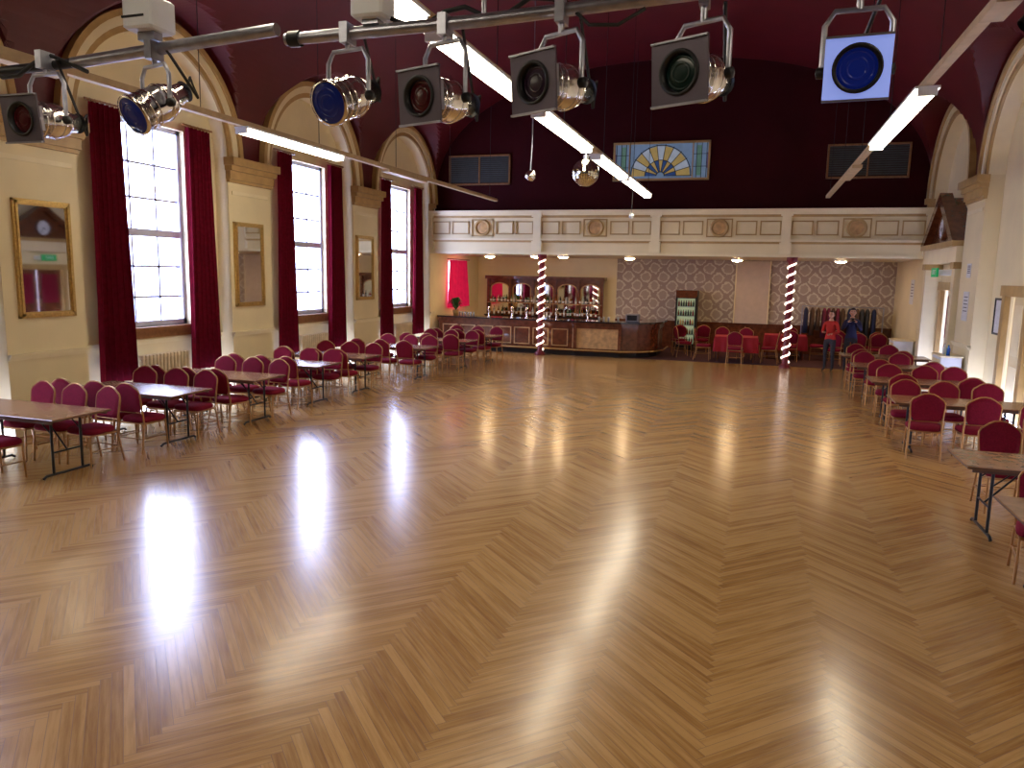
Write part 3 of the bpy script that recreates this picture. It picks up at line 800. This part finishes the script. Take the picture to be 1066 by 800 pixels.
# ---------------------------------------------------------------- right wall doors etc
def doors():
    X=XR
    c=BAYS[3]; b=MB()
    for s in (-1,1): b.box((X+.20,c+s*.93,0),(X+.30,c+s*1.12,2.45),GOLDT)
    b.box((X+.18,c-1.2,2.30),(X+.30,c+1.2,2.5),GOLDT)
    for s in (-1,1):
        y0,y1=sorted((c+s*.02,c+s*1.0))
        b.box((X+.38,y0,0),(X+.43,y1,2.33),DWOOD)
        for z0,z1 in ((.2,.95),(1.1,2.15)): b.box((X+.365,y0+.14,z0),(X+.385,y1-.14,z1),FAB if z0>1 else DWOOD)
        b.tube([(X+.35,c+s*.08,1.0),(X+.35,c+s*.08,1.25)],.012,GILT)
    b.obj('door_1')
    b=MB(); c=BAYS[2]
    for s in (-1,1): b.box((X+.20,c+s*.56,0),(X+.30,c+s*.74,2.38),GOLDT)
    b.box((X+.18,c-.8,2.26),(X+.30,c+.8,2.46),GOLDT)
    b.box((X+.38,c-.6,0),(X+.43,c+.6,2.3),CREAM)
    for y0,y1 in ((c-.5,c-.06),(c+.06,c+.5)):
        for z0,z1 in ((.2,.95),(1.15,2.1)):
            b.box((X+.365,y0,z0),(X+.385,y1,z1),CREAM2)
    b.tube([(X+.35,c-.5,1.0),(X+.35,c-.5,1.2)],.012,GILT)
    b.obj('door_2')
    c=BAYS[3]; b=MB()
    f=lambda d:(lambda p,q:(X+d,c+p,q)); h=HW-.06
    b.box((X-.12,c-h,2.95),(X+.29,c+h,3.3),CREAM2); b.box((X-.22,c-h,3.3),(X+.29,c+h-.06,3.42),GOLDT)
    b.prism([(-h,3.42),(h,3.42),(0,4.50)],f(-.05),f(.29),DWOOD)
    for s in (-1,1):
        b.prism([(s*h,3.42),(s*(h-.34),3.42),(0,4.38),(0,4.62)],f(-.22),f(.05),DWOOD)
    M=Matrix.Translation((X-.05,c,3.78))@Matrix.Rotation(-PI/2,4,'Y')
    b.lathe([(.30,0),(.30,.06),(.26,.08),(.25,.05)],DWOOD,28,M); b.lathe([(.255,.05),(.0001,.05)],WHITE,28,M)
    for k in range(12):
        t=k*PI/6; b.box((-.008,.19,.052),(.008,.23,.056),BLK,M@Matrix.Rotation(t,4,'Z'))
    b.box((-.010,-.02,.055),(.010,.18,.06),BLK,M@Matrix.Rotation(2.1,4,'Z')); b.box((-.012,-.02,.06),(.012,.12,.065),BLK,M@Matrix.Rotation(.6,4,'Z'))
    for s in (-1,1):
        b.box((X-.10,c+s*(HW-.26)-.12,0),(X+.29,c+s*(HW-.26)+.12,2.95),CREAM2)
        b.box((X-.14,c+s*(HW-.26)-.15,2.8),(X+.29,c+s*(HW-.26)+.15,2.95),GOLDT)
        b.box((X-.14,c+s*(HW-.26)-.15,0),(X+.29,c+s*(HW-.26)+.15,.3),CREAM2)
    b.obj('door_pediment')
doors()
def text(s,size,loc,rot,m,name,parent=None):
    cu=bpy.data.curves.new(name,'FONT'); cu.body=s; cu.size=size; cu.align_x='CENTER'; cu.align_y='CENTER'; cu.extrude=.002
    o=bpy.data.objects.new(name,cu); sc.collection.objects.link(o); o.location=loc; o.rotation_euler=rot; cu.materials.append(m)
    if parent: o.parent=parent; o.matrix_parent_inverse=parent.matrix_world.inverted()
    return o
b=MB(); b.box((XR-.16,20.55,2.62),(XR-.12,21.15,2.84),GREEN); b.box((XR-.12,20.6,2.66),(XR+.29,21.1,2.8),WHITE)
ex=b.obj('exit_sign')
text('EXIT',.16,(XR-.163,20.85,2.73),(PI/2,0,-PI/2),WHITE,'exit_lettering',ex)
def poster(name,y,z,w,h,framed=False,m=PAPER,X=XR):
    b=MB(); b.box((X-.012,y-w/2,z-h/2),(X-.001,y+w/2,z+h/2),m)
    if framed:
        for q in ((-w/2,-h/2,w/2,-h/2+.04),(-w/2,h/2-.04,w/2,h/2),(-w/2,-h/2,-w/2+.04,h/2),(w/2-.04,-h/2,w/2,h/2)):
            b.box((X-.03,y+q[0],z+q[1]),(X-.001,y+q[2],z+q[3]),BLK)
    else:
        for k in range(5): b.box((X-.014,y-w*.38,z+h*.3-k*.12*h),(X-.011,y+w*.3,z+h*.3-k*.12*h+.02),FRAMEG)
    b.obj(name)
poster('notice_poster',18.3,2.0,.42,.62); poster('framed_picture',17.05,1.85,.48,.72,True,X=XR+.3); poster('notice_poster',18.3,2.75,.3,.3)
poster('notice_poster',24.2,2.2,.5,.7); poster('framed_picture',13.4,1.9,.6,.8,True)
def cabinet(x,y,w,d,h,m=WHITE):
    b=MB(); b.bbox((x-w/2,y-d/2,.06),(x+w/2,y+d/2,h),m,None,.01); b.box((x-w/2-.02,y-d/2-.02,h),(x+w/2+.02,y+d/2+.02,h+.03),CREAM2)
    for s in (-1,1):
        for t in (-1,1): b.box((x+s*(w/2-.05)-.02,y+t*(d/2-.05)-.02,0),(x+s*(w/2-.05)+.02,y+t*(d/2-.05)+.02,.07),BLK)
    b.box((x-w/2-.006,y-d/2+.04,.12),(x-w/2,y-.01,h-.06),CREAM); b.box((x-w/2-.006,y+.01,.12),(x-w/2,y+d/2-.04,h-.06),CREAM)
    b.obj('side_cabinet')
cabinet(4.04,18.25,.40,.8,.92); cabinet(4.0,23.4,.5,.7,.85)
b=MB()
BL=mat('bottle_blue',(.02,.1,.5),.2)
for k,y in enumerate((18.0,18.15,18.35,18.5)): b.lathe([(.0001,0),(.035,0),(.035,.14),(.014,.18),(.014,.22),(.0001,.22)],[BL,GREEN,WHITE,REDC][k],12,Matrix.Translation((4.0+.03*(k%2),y,.95)))
b.obj('cleaning_bottles')

# ---------------------------------------------------------------- people
SKIN=mat('skin',(.55,.28,.18),.5,var=.05)
def person(name,loc,rot,scale,top,bot,hair,shoes,armL,armR,long_hair=True,headturn=0,hold=None):
    b=MB()
    V=[];E=[];R=[]
    def v(p,r,par=None):
        V.append(p);R.append(r)
        if par is not None: E.append((par,len(V)-1))
        return len(V)-1
    pel=v((0,0,.96),(.145,.105)); wa=v((0,.005,1.10),(.125,.09),pel); ch=v((0,.0,1.26),(.15,.105),wa); uc=v((0,.005,1.38),(.12,.085),ch); nk=v((0,.0,1.47),(.055,.055),uc); hd=v((0,-.01,1.54),(.05,.05),nk)
    for s,arm in ((1,armL),(-1,armR)):
        sh=v((s*.165,.005,1.385),(.058,.058),uc); el=v(arm[0],(.042,.042),sh); m_=v(tuple((Vector(arm[0])*.45+Vector(arm[1])*.55)),(.037,.037),el); wr=v(arm[1],(.025,.025),m_)
        hp=v((s*.09,0,.88),(.088,.095),pel); kn=v((s*.105,-.015,.50),(.056,.058),hp); cf=v((s*.108,.02,.34),(.050,.052),kn); an=v((s*.11,.02,.10),(.036,.038),cf)
        to=v((s*.125,-.13,.045),(.036,.03),an)
    me=bpy.data.meshes.new('tmp'); me.from_pydata(V,E,[]); o=bpy.data.objects.new('tmp',me); sc.collection.objects.link(o)
    sk=o.modifiers.new('s','SKIN'); sk.use_smooth_shade=True
    for i,r in enumerate(R):
        me.skin_vertices[0].data[i].radius=r; me.skin_vertices[0].data[i].use_root=(i==0)
    ss=o.modifiers.new('ss','SUBSURF'); ss.levels=2; ss.render_levels=2
    dg=bpy.context.evaluated_depsgraph_get(); dg.update()
    ev=bpy.data.meshes.new_from_object(o.evaluated_get(dg)); bpy.data.objects.remove(o)
    vs=[tuple(x.co) for x in ev.vertices]; mn=min(p[2] for p in vs)
    vs=[(p[0],p[1],max(0.0,p[2]-mn*(1 if p[2]<.2 else 0))) for p in vs]
    groups={}
    for p in ev.polygons:
        c=p.center
        onarm=abs(c[0])>.19 and c[2]>.8
        if c[2]<.085 : m=shoes
        elif c[2]<.93 and not onarm: m=bot
        elif c[2]>1.455 and abs(c[0])<.1: m=SKIN
        else: m=top
        groups.setdefault(m,[]).append(tuple(p.vertices))
    base=len(b.v); b.v+=vs
    for m,fl in groups.items():
        i=b.mi(m)
        for f in fl: b.f.append(tuple(a+base for a in f)); b.m.append(i); b.s.append(True)
    b.tube([(.066*math.cos(t*PI/10),.066*math.sin(t*PI/10),1.452+.012*math.sin(t*PI/10)) for t in range(21)],.014,top,6)
    for s,arm in ((1,armL),(-1,armR)):
        w=Vector(arm[1]); d=(w-Vector(arm[0])).normalized(); side=d.cross(Vector((0,0,1)));
        if side.length<.3: side=Vector((1,0,0))*s
        side.normalize(); up=side.cross(d)
        M=Matrix(((side.x,up.x,d.x,w.x),(side.y,up.y,d.y,w.y),(side.z,up.z,d.z,w.z),(0,0,0,1)))
        b.tube([w-d*.03,w+d*.01],[.034,.034],top,12)
        b.ell((0,0,.052),(.038,.016,.052),SKIN,M,12,8)
        for k,(fx,l) in enumerate(((-.028,.066),(-.010,.076),(.009,.072),(.027,.056))):
            b.tube([(fx,0,.085),(fx*1.08,-.006,.085+l*.5),(fx*1.08,-.022,.085+l*.85),(fx*1.05,-.034,.085+l)],[.0095,.009,.0085,.006],SKIN,8,M)
        b.tube([(-.030,0,.03),(-.056,-.010,.06),(-.062,-.020,.092)],[.012,.0105,.008],SKIN,8,M)
    H=Matrix.Translation((0,-.012,1.62))@Matrix.Rotation(headturn,4,'Z')
    def face(p):
        x,y,z=p
        k=1-.32*max(0,-z)**1.5
        y2=y*(1-.15*max(0,-z)) 
        if y>0: y2=y*1.05
        return [x*k,y2,z]
    b.ell((0,0,0),(.076,.095,.118),SKIN,H,24,18,face)
    b.ell((0,-.098,-.018),(.013,.020,.022),SKIN,H,10,8); b.ell((0,-.092,.006),(.009,.014,.028),SKIN,H,10,8)
    EY=mat('eye_white',(.8,.8,.8),.3); LIP=mat('lips',(.4,.08,.07),.5)
    for s in (-1,1):
        b.ell((s*.03,-.080,.012),(.014,.011,.008),EY,H,10,8); b.ell((s*.03,-.089,.012),(.006,.004,.006),BLK,H,8,6)
        b.tube([(s*.015,-.092,.03),(s*.032,-.090,.035),(s*.048,-.078,.029)],.004,hair,6,H)
        b.ell((s*.078,.005,-.005),(.010,.018,.028),SKIN,H,10,8)
    b.ell((0,-.083,-.056),(.024,.010,.006),LIP,H,10,6); b.ell((0,-.080,-.063),(.019,.010,.005),LIP,H,10,6)
    def hf(p):
        x,y,z=p
        if y<-.1 and z<.35: y=-.1
        if z<-.1 and not long_hair: z=-.1+(z+.1)*.5
        return [x,y,z]
    b.ell((0,.014,.018),(.086,.100,.118),hair,H,24,18,hf)
    if long_hair: b.ell((0,.055,-.07),(.078,.05,.12),hair,H,16,12)
    if hold:
        hp=Vector(hold); b.bbox((hp.x-.07,hp.y-.03,hp.z-.045),(hp.x+.07,hp.y+.03,hp.z+.045),BLK,None,.01)
        b.lathe([(.03,0),(.03,.04),(.024,.045),(.0001,.04)],BLK,14,Matrix.Translation((hp.x,hp.y-.03,hp.z))@Matrix.Rotation(PI/2,4,'X'))
    ob=b.obj(name,(loc[0],loc[1],0.0),rot,fixn=False); ob.scale=(scale,)*3
TR=mat('red_jumper',(.45,.02,.012),.85); TB=mat('navy_jumper',(.015,.018,.075),.85); JN=mat('dark_trousers',(.02,.02,.03),.8)
HB=mat('brown_hair',(.06,.025,.012),.6); HD=mat('dark_hair',(.015,.01,.01),.6); SH=mat('dark_shoes',(.015,.01,.01),.4)
person('standing_person',(2.05,22.35),-.45,.955,TR,JN,HB,SH,((.235,-.0,1.12),(.13,-.22,1.10)),((-.235,.0,1.12),(-.12,-.23,1.14)))
person('standing_person',(2.6,22.55),-.1,1.0,TB,JN,HD,SH,((.24,-.08,1.15),(.10,-.25,1.36)),((-.24,-.08,1.15),(-.10,-.25,1.36)),False,0,(0,-.30,1.44))

# ---------------------------------------------------------------- world + camera
w=bpy.data.worlds.new('world'); sc.world=w; w.use_nodes=True
bg=w.node_tree.nodes['Background']; bg.inputs[0].default_value=(.56,.64,1.0,1); bg.inputs[1].default_value=20
for c in BAYS:
    l=bpy.data.lights.new('portal','AREA'); l.shape='RECTANGLE'; l.size=1.84; l.size_y=3.58; l.cycles.is_portal=True
    o=bpy.data.objects.new('window_portal',l); sc.collection.objects.link(o); o.location=(XL-.62,c,3.21); o.rotation_euler=(PI/2,0,-PI/2)
cam=bpy.data.cameras.new('camera'); cam.sensor_width=36; cam.lens=780/1066*36; cam.clip_start=.05
co=bpy.data.objects.new('camera',cam); sc.collection.objects.link(co)
x=Vector((.9514,.3069,.0198)).normalized(); back=Vector((.3009,-.9424,.1459)); back=(back-x*back.dot(x)).normalized(); up=back.cross(x)
co.matrix_world=Matrix(((x.x,up.x,back.x,0),(x.y,up.y,back.y,0),(x.z,up.z,back.z,2.5),(0,0,0,1)))
sc.camera=co
sc.view_settings.view_transform='Standard'
